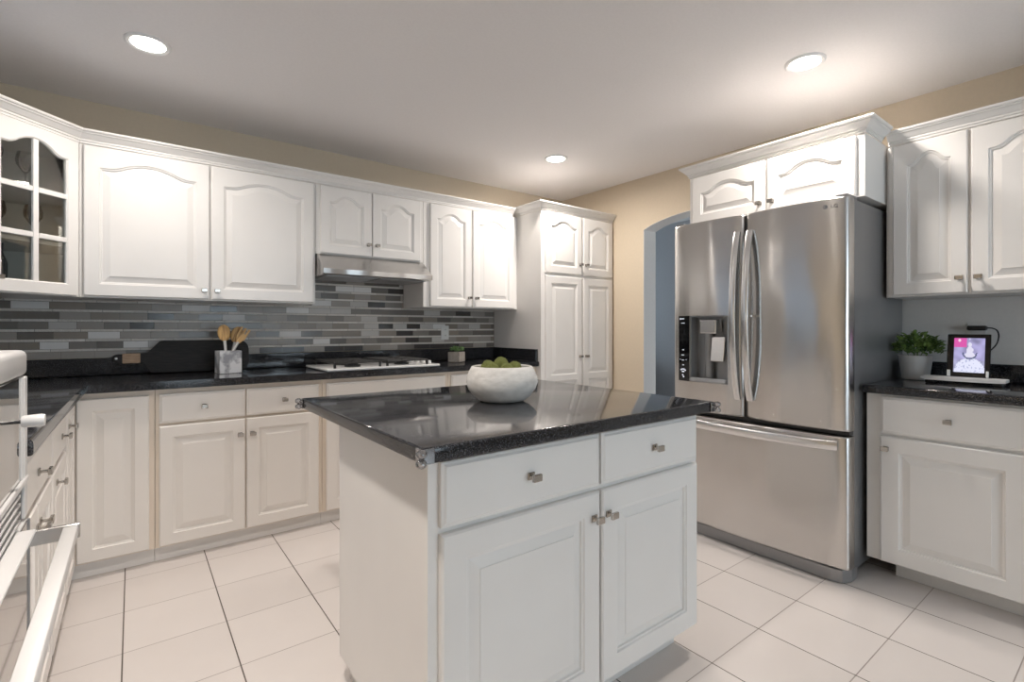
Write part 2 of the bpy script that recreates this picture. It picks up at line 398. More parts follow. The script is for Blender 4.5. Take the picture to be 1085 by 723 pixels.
# right wall with the arched opening
A0, A1, SP, RISE = 1.64, 2.66, 2.005, .085
pts = [(YF,0),(A0,0),(A0,SP)]
for i in range(1,24):
    s = -1+2*i/24; pts.append(((A0+A1)/2+s*(A1-A0)/2, SP+RISE*(1-s*s)**.8))
pts += [(A1,SP),(A1,0),(YB+.12,0),(YB+.12,ZC),(YF,ZC)]
bm = BM(); prism(bm, pts, XR, XR+.16, 'x'); struct('wall_right', bm, M['wall'])
ins = [(A1,0),(A1,SP)] + [((A0+A1)/2-s_*(A1-A0)/2, SP+RISE*(1-s_*s_)**.8) for s_ in [-1+2*i/24 for i in range(1,24)]] + [(A0,SP),(A0,0)]
bm = BM(); a_ = [bm.verts.new((XR+.0005,p[0],p[1])) for p in ins]; b_ = [bm.verts.new((XR+.1595,p[0],p[1])) for p in ins]
ci = [(p[0]+(.003 if p[0] < (A0+A1)/2 else -.003), p[1]-(.003 if p[1] > SP else 0)) for p in ins]
c_ = [bm.verts.new((XR+.0005,p[0],p[1])) for p in ci]; d_ = [bm.verts.new((XR+.1595,p[0],p[1])) for p in ci]
for i in range(len(ins)-1):
    bm.faces.new((a_[i],a_[i+1],b_[i+1],b_[i])); bm.faces.new((c_[i],d_[i],d_[i+1],c_[i+1])); bm.faces.new((a_[i],c_[i],c_[i+1],a_[i+1])); bm.faces.new((b_[i],b_[i+1],d_[i+1],d_[i]))
struct('trim_4', bm, M['greywall'])
# hall beyond the arch
bm = BM(); box(bm, 4.50, 4.62, .4, 4.6, 0, ZC); struct('wall_hall_far', bm, M['hallwall'])
wall_hole('y', 4.5, 4.62, XR+.16, 4.62, 3.65, 4.45, .10, 2.30, M['hallwall'], 'wall_hall_end')
wall_hole('y', .38, .5, XR+.16, 4.62, 3.65, 4.45, .40, 2.30, M['hallwall'], 'wall_hall_added_window')  # opening for an added daylight window
bm = BM(); box(bm, XR+.1605, XR+.165, 2.665, 4.5, 0, ZC); box(bm, XR+.1605, XR+.165, .5, 1.635, 0, ZC); struct('wall_hall_near', bm, M['hallwall'])
bm = BM(); sweep(bm, [(4.50,4.5),(4.50,.5)], [(0,0),(.01,0),(.02,.03),(.06,.08),(.07,.10),(0,.10)], 2.28); struct('trim_1', bm, M['trim'])
bm = BM(); sweep(bm, [(4.50,4.5),(4.50,.5)], [(0,0),(.014,0),(.014,.09),(.008,.10),(0,.10)], 0.0); struct('baseboard_hall', bm, M['trim'])
def window(name, axis, pos, a0, a1, z0, z1, mull):
    bm = BM(); t_ = .045
    def bx(p,q,r_,s):
        if axis == 'x': box(bm, pos-.03,pos+.03, p,q, r_,s)
        else: box(bm, p,q, pos-.03,pos+.03, r_,s)
    bx(a0,a0+t_,z0,z1); bx(a1-t_,a1,z0,z1); bx(a0+t_,a1-t_,z0,z0+t_); bx(a0+t_,a1-t_,z1-t_,z1)
    for k in range(1,mull): c = a0+(a1-a0)*k/mull; bx(c-.02,c+.02,z0+t_,z1-t_)
    f = struct(name, bm, M['trim'])
    bm = BM()
    if axis == 'x': box(bm, pos-.003,pos+.003, a0+t_,a1-t_, z0+t_,z1-t_)
    else: box(bm, a0+t_,a1-t_, pos-.003,pos+.003, z0+t_,z1-t_)
    obj('pane', bm, M['windowpane'], f)
window('added_window_1','x',-.87,1.70,2.95,1.05,2.20,2)  # added window, out of view, gives daylight from the left
m = bpy.data.materials.new('added_shade_fabric'); m.use_nodes = True; m.node_tree.nodes.clear()
o_ = N(m,'ShaderNodeOutputMaterial'); tr = N(m,'ShaderNodeBsdfTranslucent'); tr.inputs[0].default_value = (.60,.62,.66,1)
df = N(m,'ShaderNodeBsdfDiffuse'); df.inputs[0].default_value = (.5,.5,.5,1); ad = N(m,'ShaderNodeMixShader'); ad.inputs[0].default_value = .2
L(m,tr.outputs[0],ad.inputs[1]); L(m,df.outputs[0],ad.inputs[2]); L(m,ad.outputs[0],o_.inputs[0]); M['shade'] = m
bm = BM(); box(bm, -.836,-.834,1.705,2.945,1.055,2.19)  # added unseen shade, dims and spreads daylight of the added left window
tag(obj('added_roller_shade', bm, M['shade']), 'added pale grey roller shade drawn over the added window in the left wall, outside the picture', 'added window shade')
window('added_window_2','y',-3.25,.3,2.9,.30,2.20,3)  # added window behind the camera, lets sky light into the room
window('added_window_3','y',.45,3.65,4.45,.40,2.30,1)  # added unseen window, daylight for the hall from the near end
window('added_window_4','y',4.56,3.65,4.45,.10,2.30,1)  # added unseen window, daylight for the hall from the far end
# mosaic backsplash on the back wall, and on the left wall behind the counter
bm = BM(); box(bm, XL+.001, 2.572, YB-.008, YB-.0005, 1.012, 1.334); box(bm, .936, 1.698, YB-.008, YB-.0005, 1.334, 1.655)
struct('trim_2', bm, M['mosaic'])

# ------------------------------------------------------------------ upper cabinets on the back wall
DF = 3.31
UG = None
ZU = 1.335
cabinet('wall_cabinet', 'white wall cabinet with two wide arched doors above the cutting board', (-.215,DF,0), 0, 1.147, .338, ZU, 2.112,
    doors=[(.016,.561,1.342,2.105,(.535,1.392),{'arch':.045,'stile':.062}),(.570,1.132,1.342,2.105,(.598,1.392),{'arch':.045,'stile':.062})])
cabinet('wall_cabinet', 'short white wall cabinet with two small arched doors above the range hood', (.934,DF,0), 0, .764, .338, 1.66, 2.112,
    doors=[(.026,.368,1.667,2.105,(.342,1.745),{'arch':.045,'stile':.055}),(.376,.738,1.667,2.105,(.402,1.745),{'arch':.045,'stile':.055})])
cabinet('wall_cabinet', 'white wall cabinet with two narrow arched doors between range hood and pantry', (1.70,DF,0), 0, .874, .338, ZU, 2.112,
    doors=[(.050,.412,1.342,2.105,(.386,1.414),{'arch':.045,'stile':.058}),(.424,.838,1.342,2.105,(.452,1.414),{'arch':.045,'stile':.058})])
# corner cabinet with glazed door
DA = Vector((-.2165, 3.31)); DL = .42; DD = Vector((-math.sqrt(.5), -math.sqrt(.5))); DB = DA + DD*DL
t = thing('corner_wall_cabinet', 'white diagonal corner wall cabinet with a glazed six-pane door and glassware inside', 'cabinet', (DB.x, DB.y, 0), PI/4)
# local frame: x along the face from the left, y into the corner
def loc2(px, py):
    v_ = Vector((px,py)) - DB; return (v_.x*math.cos(PI/4)+v_.y*math.sin(PI/4), -v_.x*math.sin(PI/4)+v_.y*math.cos(PI/4))
poly = [loc2(*p) for p in ((DB.x,DB.y),(DA.x,DA.y),(DA.x,YB-.002),(XL+.002,YB-.002),(XL+.002,DB.y))]
def inset_poly(pl, d):
    c = Vector((sum(p[0] for p in pl)/len(pl), sum(p[1] for p in pl)/len(pl)))
    return [tuple(Vector(p)+(c-Vector(p)).normalized()*d) for p in pl]
bm = BM()
prism(bm, poly, ZU, ZU+.018); prism(bm, poly, 2.094, 2.112)
for a, b in ((1,2),(2,3),(3,4),(4,0)):
    A_, B_ = Vector(poly[a]), Vector(poly[b]); d = (B_-A_).normalized(); nn = Vector((-d.y,d.x))*.016
    prism(bm, [tuple(A_),tuple(B_),tuple(B_+nn),tuple(A_+nn)], ZU+.018, 2.094)
# face frame around the opening
for x0,x1,a,b in ((0,.035,ZU+.018,2.094),(DL-.035,DL,ZU+.018,2.094),(.035,DL-.035,ZU+.018,ZU+.045),(.035,DL-.035,2.06,2.094)): box(bm, x0,x1,0,.018,a,b)
obj('body', bm, M['paint'], t)
pin = inset_poly(poly, .03)
for zz in (1.585, 1.835):
    bm = BM(); prism(bm, [(p[0], max(p[1],.022)) for p in pin], zz-.008, zz+.008); obj('shelf', bm, M['paint'], t)
bm = BM(); x0,x1,a,b,st,ar = .014,.402,1.342,2.105,.056,.05
yo, yf = -.0005, -.02
O = loop_pts(x0,x1,a,b,0); I = loop_pts(x0+st,x1-st,a+st,b-st-ar,ar)
o0,o1,i0,i1 = ring(bm,O,yo),ring(bm,O,yf),ring(bm,I,yo),ring(bm,I,yf)
i2 = ring(bm, loop_pts(x0+st-.006,x1-st+.006,a+st-.006,b-st-ar+.006,ar), yf); i3 = ring(bm, I, yf+.006)
bmesh.ops.delete(bm, geom=i1, context='VERTS')
bridge(bm,o0,o1); bridge(bm,o1,i2); bridge(bm,i2,i3); bridge(bm,i3,i0); bridge(bm,i0,o0)
dr = obj('door', bm, M['paint'], t)
bm = BM(); cx = (x0+x1)/2
box(bm, cx-.012,cx+.012, yf+.002,-.004, a+st-.004, b-st-.001, .002)
hs = (b-ar-st-a-st)
for k in (1,2):
    zc = a+st+hs*k/3*1.02+.006*k; box(bm, x0+st-.004,cx-.012, yf+.003,-.004, zc-.012,zc+.012, .002); box(bm, cx+.012,x1-st+.004, yf+.003,-.004, zc-.012,zc+.012, .002)
obj('muntin', bm, M['paint'], dr)
bm = BM(); gp = loop_pts(x0+st-.003,x1-st+.003,a+st-.003,b-st-ar+.003,ar); g0 = ring(bm,gp,-.0055); g1 = ring(bm,gp,-.0035); bm.faces.new(g0); bm.faces.new(g1[::-1]); bridge(bm,g0,g1)
obj('pane', bm, M['pane'], dr)
obj('knob', knob_bm(x0+.03, 1.40, -.02), M['nickel'], dr)
# glassware on the shelves
def at_diag(lx, ly):
    c, s = math.cos(PI/4), math.sin(PI/4); return (DB.x+lx*c-ly*s, DB.y+lx*s+ly*c)
def wine_bm(r_=.036, h_=.17):
    bm = BM(); lathe(bm, [(0,0),(.032,0),(.030,.003),(.004,.008),(.0035,h_*.42),(.012,h_*.47),(r_*.92,h_*.66),(r_,h_*.8),(r_*.82,h_),(r_*.80,h_),(r_*.97,h_*.8),(r_*.88,h_*.67),(.008,h_*.49),(0,h_*.48)], n=20, cap=False); return bm
gl = [('stemmed clear wine glass on the middle shelf behind the left pane', .11,.09,1.5935),('stemmed clear wine glass on the middle shelf left of the centre bar', .17,.15,1.5935),
      ('stemmed clear wine glass on the middle shelf behind the right panes', .28,.09,1.5935),('stemmed clear wine glass on the top shelf behind the left pane', .12,.10,1.8435),
      ('stemmed clear wine glass on the top shelf behind the right pane', .27,.12,1.8435)]
first = None
for lb, lx, ly, z in gl:
    p = at_diag(lx,ly)
    if first is None: first = o = obj('wine_glass', wine_bm(), M['drinkglass'], smooth=40)
    else: o = first.copy(); C.objects.link(o)
    o.location = (p[0],p[1],z+.0005); tag(o, lb, 'glass', 'wine glasses in the corner cabinet')
bm = BM(); lathe(bm, [(0,0),(.035,0),(.04,.02),(.042,.12),(.026,.17),(.028,.21),(.025,.21),(.023,.17),(.038,.12),(.036,.02),(0,.006)], n=24, cap=False)
o = obj('glass_carafe', bm, M['drinkglass'], smooth=40); p = at_diag(.13,.10); o.location = (p[0],p[1],ZU+.0185); tag(o, 'clear glass carafe on the bottom of the corner cabinet', 'carafe')
# crown over corner cabinet and back wall cabinets
bm = BM(); sweep(bm, [(XL+.002,DB.y),(DB.x,DB.y),(DA.x,DA.y),(2.5255,DA.y)], CROWN, 2.1125)
tag(obj('crown_molding', bm, M['paint']), 'white crown molding running along the tops of the corner and back wall cabinets', 'molding')

# ------------------------------------------------------------------ pantry
PX0, PX1, PY = 2.576, 3.418, 3.00
t = cabinet('pantry_cabinet', 'tall white pantry cabinet with arched upper doors beside the archway', (PX0,PY,0), 0, PX1-PX0, YB-PY-.002, .09, 2.12,
    doors=[(.036,.440,1.625,2.112,(.416,1.712),{'arch':.045,'stile':.058}),(.458,.822,1.625,2.112,(.484,1.712),{'arch':.045,'stile':.058}),
           (.036,.440,.10,1.603,(.414,.942),{'stile':.058,'splits':[.775]}),(.458,.822,.10,1.603,(.486,.942),{'stile':.058,'splits':[.775]})],
    toe=(0,PX1-PX0,.07))
bm = BM(); sweep(bm, [(0,.645),(0,0),(PX1-PX0,0)], CROWN, 2.1205); obj('crown_molding', bm, M['paint'], t)

# ------------------------------------------------------------------ range hood
t = thing('range_hood', 'stainless steel under-cabinet range hood above the white cooktop', 'range hood', (.937,0,0))
bm = BM(); prism(bm, [(3.635,1.515),(3.17,1.515),(3.15,1.521),(3.15,1.552),(3.30,1.6585),(3.635,1.6585)], 0, .756, 'x', .0015, 1); obj('housing', bm, M['steel'], t)
bm = BM(); box(bm, .03,.365, 3.19,3.50, 1.508,1.5148, .002); box(bm, .385,.72, 3.19,3.50, 1.508,1.5148, .002); obj('filter', bm, M['steel_dark'], t)
bm = BM(); 
for k in range(3): box(bm, .60+.035*k,.622+.035*k, 3.1485,3.1498, 1.531,1.541, .0004)
obj('buttons', bm, M['chrome'], t)

# ------------------------------------------------------------------ base cabinets, back run
BF = 3.06; ZB, ZT = .075, .874; DZ = (.083,.686); DR = (.700,.846)
LX = -.232
t = thing('corner_base_cabinet', 'white corner base cabinet with two doors meeting at the inside corner left of the drawers', 'cabinet', (LX, BF, 0), 0)
bm = BM(); prism(bm, [(0,0),(.318,0),(.318,.588),(-.586,.588),(-.586,-.37),(0,-.37)], ZB, ZT); obj('body', bm, M['cream'], t)
bm = BM(); prism(bm, [(-.065,.03),(.318,.03),(.318,.588),(-.586,.588),(-.586,-.37),(-.065,-.37)], .001, ZB-.0005); obj('toe_kick', bm, M['paint'], t)
d_ = obj('door', door_bm(.022,.296,.083,.846), M['paint2'], t)
d_ = obj('door', door_bm(0,.315,.083,.846,0,.05), M['paint2'], t)       # left-hand leaf, faces the island
d_.rotation_euler = (0,0,PI/2); d_.location = (0,-.34,0)
obj('knob', knob_bm(.04,.77,-.02), M['nickel'], d_)
cabinet('base_cabinet', 'white base cabinet with two drawers and two doors under the cutting board', (.088,BF,0), 0, .812, .588, ZB, ZT,
    doors=[(.016,.400,*DZ,(.374,.603)),(.407,.789,*DZ,(.434,.603))], drawers=[(.016,.400,*DR,True),(.407,.789,*DR,True)], toe=(0,.812,.03), paint='paint2', frame='cream')
cabinet('base_cabinet', 'white base cabinet with one long false drawer front under the cooktop', (.902,BF,0), 0, .858, .588, ZB, ZT,
    doors=[(.022,.425,*DZ,(.40,.603)),(.432,.832,*DZ,(.458,.603))], drawers=[(.022,.832,*DR)], toe=(0,.858,.03), paint='paint2', frame='cream')
cabinet('base_cabinet', 'white base cabinet between the cooktop and the tall pantry', (1.762,BF,0), 0, .810, .588, ZB, ZT,
    doors=[(.022,.400,*DZ,(.374,.603)),(.407,.785,*DZ,(.434,.603))], drawers=[(.022,.785,*DR,True)], toe=(0,.810,.03), paint='paint2', frame='cream')
# left run, facing the island: local x -> +Y
cabinet('base_cabinet', 'white drawer-over-door base cabinet on the left run beside the corner', (LX,2.232,0), PI/2, .455, .586, ZB, ZT,
    doors=[(.012,.44,*DZ,(.11,.640))], drawers=[(.012,.44,*DR,.27)], toe=(0,.455,.065), paint='paint2', frame='cream')
cabinet('base_cabinet', 'white base cabinet on the left run next to the white oven', (LX,1.622,0), PI/2, .608, .586, ZB, ZT,
    doors=[(.012,.296,*DZ,(.27,.625)),(.302,.598,*DZ,(.33,.625))], drawers=[(.012,.598,*DR,.30)], toe=(0,.608,.065), paint='paint2', frame='cream')

# ------------------------------------------------------------------ countertops
t = thing('countertop', 'black speckled L-shaped countertop along the back and left walls', 'countertop', (0,0,0))
bm = BM(); prism(bm, [(-.187,1.622),(-.187,3.02),(2.574,3.02),(2.574,YB-.001),(XL+.001,YB-.001),(XL+.001,1.622)], .8745, .914, 'z', .009, 3); obj('slab', bm, M['counter'], t, 35)
bm = BM(); box(bm, XL+.022, 2.552, YB-.022, YB-.002, .9142, 1.010, .003, 2); box(bm, 2.5525,2.574, 3.035,YB-.0015,.9142,1.010,.003,2); box(bm, XL+.001,XL+.0215, 1.622,YB-.002,.9142,1.010,.003,2)
obj('splash_lip', bm, M['counter'], t)

# ------------------------------------------------------------------ island
t = cabinet('kitchen_island', 'freestanding white kitchen island with two drawers, two doors and a black speckled top', (.548,1.045,0), 0, 1.10, .625, .09, .8755,
    doors=[(.028,.566,.108,.690,(.540,.615),{'stile':.066}),(.576,1.078,.108,.690,(.602,.615),{'stile':.066})],
    drawers=[(.028,.566,.706,.862,True),(.576,1.078,.706,.862,True)], toe=(.035,1.065,.07), cat='kitchen island')
bm = BM(); prism(bm, [(-.043,-.060),(1.120,-.060),(1.120,.930),(-.043,.930)], .876, .914, 'z', .006, 3); obj('countertop', bm, M['counter'], t, 35)
bm = BM(); box(bm, .005,1.095,-.012,.0,.8635,.8757,.002); obj('edge_strip', bm, M['bandwood'], t)
for gx, gy, sx_, sy_, lb in ((.505,.985,-1,-1,'clear plastic corner guard on the near left corner of the island top'),
                         (.505,1.975,-1,1,'clear plastic corner guard on the far left corner of the island top'),
                         (1.668,.985,1,-1,'clear plastic corner guard on the near right corner of the island top')):
    g = thing('corner_guard', lb, 'corner guard', (gx,gy,0), 0, 'corner guards on the island')
    for zz in (.9035, .8825):
        bm = BM()
        vs = bmesh.ops.create_uvsphere(bm, u_segments=20, v_segments=12, radius=.0125)['verts']
        xf(bm, vs, Matrix.Translation((sx_*.0075,sy_*.0075,zz)) @ Matrix.Diagonal((1,1,.84,1)))
        obj('bumper', bm, M['guard'], g, 180)
    bm = BM(); box(bm, min(0,-sx_*.028),max(0,-sx_*.028), min(sy_*.0005,sy_*.004),max(sy_*.0005,sy_*.004), .878,.912,.001)
    box(bm, min(sx_*.0005,sx_*.004),max(sx_*.0005,sx_*.004), min(0,-sy_*.028),max(0,-sy_*.028), .878,.912,.001)
    obj('plate', bm, M['guard'], g)

# ------------------------------------------------------------------ refrigerator: local x -> world -Y, local y -> world +X
FX, FY = 2.655, 1.785
R90 = -PI/2
t = thing('refrigerator', 'stainless steel french door refrigerator with ice dispenser and bottom freezer', 'refrigerator', (FX,FY,0), R90)
FW = .917
bm = BM(); box(bm, .004,FW-.012, 0,.735, .045,1.784, .004, 2); obj('cabinet', bm, M['steel_dark'], t)
def front(x, x0, x1, base=-.075, bulge=.026, rc=.024):
    # front surface depth across a door, rounded towards both edges
    c, hw = (x0+x1)/2, (x1-x0)/2; s = (x-c)/hw
    y = base - bulge*(1-abs(s)**2.6)
    e_ = min(x-x0, x1-x)
    if e_ < rc: y += (rc - math.sqrt(max(0,rc*rc-(rc-e_)**2)))*.75
    return y
def door_front(x0, x1, z0, z1, hole=None, **k):
    bm = BM()
    xs_ = sorted(set([x0+(x1-x0)*i/26 for i in range(27)] + [x0+.016*(1-math.cos(PI/2*i/5)) for i in range(6)] + [x1-.016*(1-math.cos(PI/2*i/5)) for i in range(6)] + ([hole[0],hole[1]] if hole else [])))
    out = [xs_[0]]
    for x in xs_[1:]:
        if x-out[-1] > .0004 or (hole and x in hole[:2]): out.append(x)
    xs_ = out
    zs = [z0, z0+.004, z0+.01] + ([hole[2],hole[3]] if hole else []) + [z1-.01, z1-.004, z1]
    def yy(x, z):
        e_ = min(z-z0, z1-z); return front(x,x0,x1,**k) + (0 if e_ > .009 else (.0012 if e_ > .003 else .006))
    G = [[bm.verts.new((x, yy(x,z), z)) for z in zs] for x in xs_]
    for i in range(len(xs_)-1):
        for j in range(len(zs)-1):
            if hole and xs_[i] >= hole[0]-1e-6 and xs_[i+1] <= hole[1]+1e-6 and zs[j] >= hole[2]-1e-6 and zs[j+1] <= hole[3]+1e-6: continue
            bm.faces.new((G[i][j],G[i+1][j],G[i+1][j+1],G[i][j+1]))
    yb = -.006
    def bk(v_): return bm.verts.new((v_.co.x, yb, v_.co.z))
    rim = [G[i][0] for i in range(len(xs_))] + [G[-1][j] for j in range(1,len(zs))] + [G[i][-1] for i in range(len(xs_)-2,-1,-1)] + [G[0][j] for j in range(len(zs)-2,0,-1)]
    rb = [bk(v_) for v_ in rim]; n = len(rim)
    for i in range(n): bm.faces.new((rim[i],rb[i],rb[(i+1)%n],rim[(i+1)%n]))
    bm.faces.new(rb)
    if hole:
        i0 = xs_.index(hole[0]); i1 = xs_.index(hole[1]); j0 = zs.index(hole[2]); j1 = zs.index(hole[3])
        hr = [G[i][j0] for i in range(i0,i1+1)] + [G[i1][j] for j in range(j0+1,j1+1)] + [G[i][j1] for i in range(i1-1,i0-1,-1)] + [G[i0][j] for j in range(j1-1,j0,-1)]
        hb = [bm.verts.new((v_.co.x, -.020, v_.co.z)) for v_ in hr]; n = len(hr)
        for i in range(n): bm.faces.new((hr[i],hb[i],hb[(i+1)%n],hr[(i+1)%n]))
        bm.faces.new(hb)
    return bm
HOLE = (.122,.352,.872,1.250)
dl = obj('door', door_front(0,.430,.706,1.782,HOLE), M['steel'], t, 40)
dr = obj('door', door_front(.440,FW,.706,1.782), M['steel'], t, 40)
dfz = obj('freezer_drawer', door_front(0,FW,.072,.680,bulge=.028), M['steel'], t, 40)
# dispenser: bezel, liner, spout, paddle, tray
dp = obj('dispenser', (lambda bm:(box(bm,HOLE[0]+.002,HOLE[1]-.002,-.0235,-.0205,HOLE[2]+.002,HOLE[3]-.002), box(bm,HOLE[0]+.0005,HOLE[0]+.006,-.092,-.0235,HOLE[2]+.002,HOLE[3]-.002), box(bm,HOLE[1]-.006,HOLE[1]-.0005,-.092,-.0235,HOLE[2]+.002,HOLE[3]-.002), box(bm,HOLE[0]+.006,HOLE[1]-.006,-.092,-.0235,HOLE[3]-.008,HOLE[3]-.001), bm)[-1])(BM()), M['dispenser'], t)
bm = BM(); prism(bm, [(-.0235,.874),(-.104,.874),(-.108,.882),(-.104,.898),(-.0235,.890)], HOLE[0]+.006, HOLE[1]-.006, 'x', .002, 2); obj('tray', bm, M['dispenser'], dp)
bm = BM(); box(bm, .185,.285,-.098,-.030,1.148,1.225,.006,2); obj('spout_block', bm, M['chrome'], dp)
bm = BM(); vs = lathe(bm, [(.022,0),(.024,.02),(.022,.255)], c=(.215,-.045,.895), n=20); obj('chute', bm, M['dispenser'], dp, 40)
bm = BM(); vs = box(bm, .245,.325,-.072,-.058,.992,1.130,.004,2); xf(bm, vs, Matrix.Translation((0,-.065,1.13)) @ Matrix.Rotation(-.14,4,'X') @ Matrix.Translation((0,.065,-1.13))); obj('paddle', bm, M['chrome'], dp)
bm = BM()
xa, xb = .044, .119
vv = []
for i in range(9):
    x = xa+(xb-xa)*i/8; y = front(x,0,.430)-.0016
    vv.append((bm.verts.new((x,y,.872)),bm.verts.new((x,y,1.250)),bm.verts.new((x,y+.0014,.872)),bm.verts.new((x,y+.0014,1.250))))
for a_, b_ in zip(vv,vv[1:]):
    bm.faces.new((a_[0],b_[0],b_[1],a_[1])); bm.faces.new((a_[2],a_[3],b_[3],b_[2])); bm.faces.new((a_[1],b_[1],b_[3],a_[3])); bm.faces.new((a_[0],a_[2],b_[2],b_[0]))
bm.faces.new((vv[0][0],vv[0][1],vv[0][3],vv[0][2])); bm.faces.new((vv[-1][0],vv[-1][2],vv[-1][3],vv[-1][1]))
cp = obj('control_panel', bm, M['blackgloss'], t)
M['icon'] = mat('panel_icons', (.55,.55,.58), .4, emit=(.7,.75,.85), es=.35)
bm = BM()
def ic(x0,x1,z0,z1):
    y = front((x0+x1)/2,0,.430)-.0024; box(bm,x0,x1,y,y+.0008,z0,z1)
ic(.054,.060,1.228,1.238); ic(.064,.094,1.231,1.236); ic(.064,.070,1.206,1.210); ic(.074,.092,1.206,1.210)
for zz, w2 in ((1.052,.007),(1.022,.012),(.992,.010),(.964,.006)): ic(.079-w2,.079+w2,zz-.002,zz+.002)
for a2, z2 in ((-.016,.936),(-.006,.940),(.005,.940),(.014,.934),(-.006,.926),(.003,.926),(-.004,.906),(.002,.896)): ic(.079+a2-.004,.079+a2+.004,z2-.004,z2+.003)
for a2 in (-.024,-.019,.019,.024): ic(.079+a2-.003,.079+a2+.001,.9945,.997)
obj('icons', bm, M['icon'], cp)
# bow handles
def bow(parent, pts, wd, th, vertical=True):
    bm = BM(); rings = []
    for i, (x,y,z) in enumerate(pts):
        a_, b_ = Vector(pts[max(i-1,0)]), Vector(pts[min(i+1,len(pts)-1)]); tt = (b_-a_).normalized()
        s = Vector((1,0,0)) if vertical else Vector((0,0,1)); q = tt.cross(s).normalized(); c_ = Vector((x,y,z))
        rr = []
        for du, dv in ((-1,-.7),(-.9,-1),(0,-1.08),(.9,-1),(1,-.7),(1,.7),(.9,1),(-.9,1),(-1,.7)):
            rr.append(bm.verts.new(c_ + s*du*wd/2 + q*dv*th/2*(1 if q.y > 0 else -1)))
        rings.append(rr)
    n = len(rings[0])
    for a_, b_ in zip(rings,rings[1:]):
        for i in range(n): bm.faces.new((a_[i],a_[(i+1)%n],b_[(i+1)%n],b_[i]))
    bm.faces.new(rings[0]); bm.faces.new(rings[-1][::-1])
    return obj('handle', bm, M['chrome'], parent, 50)
def arcp(z0, z1, x, out, y0, n=22):
    r_ = []
    for i in range(n+1):
        s = i/n; r_.append((x, y0 - out*math.sin(PI*s)**.75, z0+(z1-z0)*s))
    return r_
bow(dl, arcp(.800,1.690,.404,.056,-.090), .034, .014)
h2 = bow(dr, arcp(.800,1.690,.472,.056,-.090), .034, .014)
bm = BM(); box(bm, .464,.480,-.1565,-.1530,1.222,1.262,.001); obj('door_button', bm, M['chrome'], h2)
bm = BM(); box(bm, .4855,.500,-.128,-.092,1.236,1.246,.002); obj('latch', bm, M['chrome'], h2)
bow(dfz, [(.045+(.83)*i/24, -.092 - .052*math.sin(PI*i/24)**.6, .640) for i in range(25)], .044, .016, False)
bm = BM(); prism(bm, [(0.004,-.02),(.06,-.075),(FW-.075,-.075),(FW-.03,-.06),(FW-.008,-.012),(FW-.008,.05),(.004,.05)], .002, .064, 'z', .004, 2); obj('base_grille', bm, M['steel_dark'], t)
bm = BM(); box(bm, .004,FW-.006,-.050,-.002,.684,.703); box(bm, .4315,.4385,-.06,-.002,.71,1.776); box(bm,.006,FW-.014,-.0055,-.0002,.08,1.75); obj('gasket', bm, M['black'], t)
bm = BM(); box(bm, FW-.058,FW-.010,-.062,.06,1.7845,1.797,.003,2); obj('hinge_cover', bm, M['steel_dark'], t)
bm = BM(); box(bm, .010,.06,-.062,.06,1.7845,1.797,.003,2); obj('hinge_cover', bm, M['steel_dark'], t)
# raised badge on the right door
def text_obj(body, size, loc, rot, mat_, parent, name='logo', ext=.0003):
    cu = bpy.data.curves.new(name, 'FONT'); cu.body = body; cu.size = size; cu.extrude = ext; cu.align_x = 'CENTER'; cu.align_y = 'CENTER'
    ob = bpy.data.objects.new(name, cu); C.objects.link(ob)
    dg = bpy.context.evaluated_depsgraph_get(); me = bpy.data.meshes.new_from_object(ob.evaluated_get(dg)); bpy.data.objects.remove(ob)
    o = bpy.data.objects.new(name, me); C.objects.link(o); me.materials.clear(); me.materials.append(mat_); o.location = loc; o.rotation_euler = rot; o.parent = parent
    return o
lx = .858
text_obj('LG', .024, (lx+.006, front(lx,.440,FW)-.0012, 1.742), (PI/2,0,0.11), M['steel_dark'], dr)
bm = BM(); vs = lathe(bm, [(.010,0),(.010,.0016),(.0075,.0018),(.0075,.0008),(0,.0008)], n=24); xf(bm, vs, Matrix.Translation((lx-.030, front(lx-.03,.440,FW)+.0003, 1.742)) @ Matrix.Rotation(PI/2,4,'X')); obj('badge', bm, M['steel_dark'], dr)

# ------------------------------------------------------------------ cabinet over the refrigerator (local x -> -Y)
t = cabinet('wall_cabinet', 'deep white cabinet with two arched doors above the refrigerator', (2.78,1.805,0), R90, .938, .638, 1.812, 2.115,
    doors=[(.030,.470,1.818,2.105,(.446,1.868),{'arch':.045,'stile':.055}),(.486,.905,1.818,2.105,(.512,1.868),{'arch':.045,'stile':.055})])
bm = BM(); sweep(bm, [(0,.63),(0,0),(.938,0),(.938,.222)], CROWN, 2.1155); obj('crown_molding', bm, M['paint'], t)
# right wall cabinet
t = cabinet('wall_cabinet', 'white wall cabinet with arched doors above the tablet and potted plant', (3.06,.852,0), R90, 1.402, .358, 1.335, 2.100,
    doors=[(.022,.305,1.342,2.092,(.279,1.412),{'arch':.05,'stile':.058}),(.316,.682,1.342,2.092,(.344,1.412),{'arch':.05,'stile':.058}),(.692,1.052,1.342,2.092,(1.027,1.412),{'arch':.05,'stile':.058}),(1.062,1.387,1.342,2.092,(1.087,1.412),{'arch':.05,'stile':.058})])
bm = BM(); box(bm, -.0135,-.0002,.02,.357,1.335,2.10); obj('filler_strip', bm, M['paint'], t)
bm = BM(); sweep(bm, [(.0,0),(1.402,0),(1.402,.35)], CROWN, 2.1005); obj('crown_molding', bm, M['paint'], t)
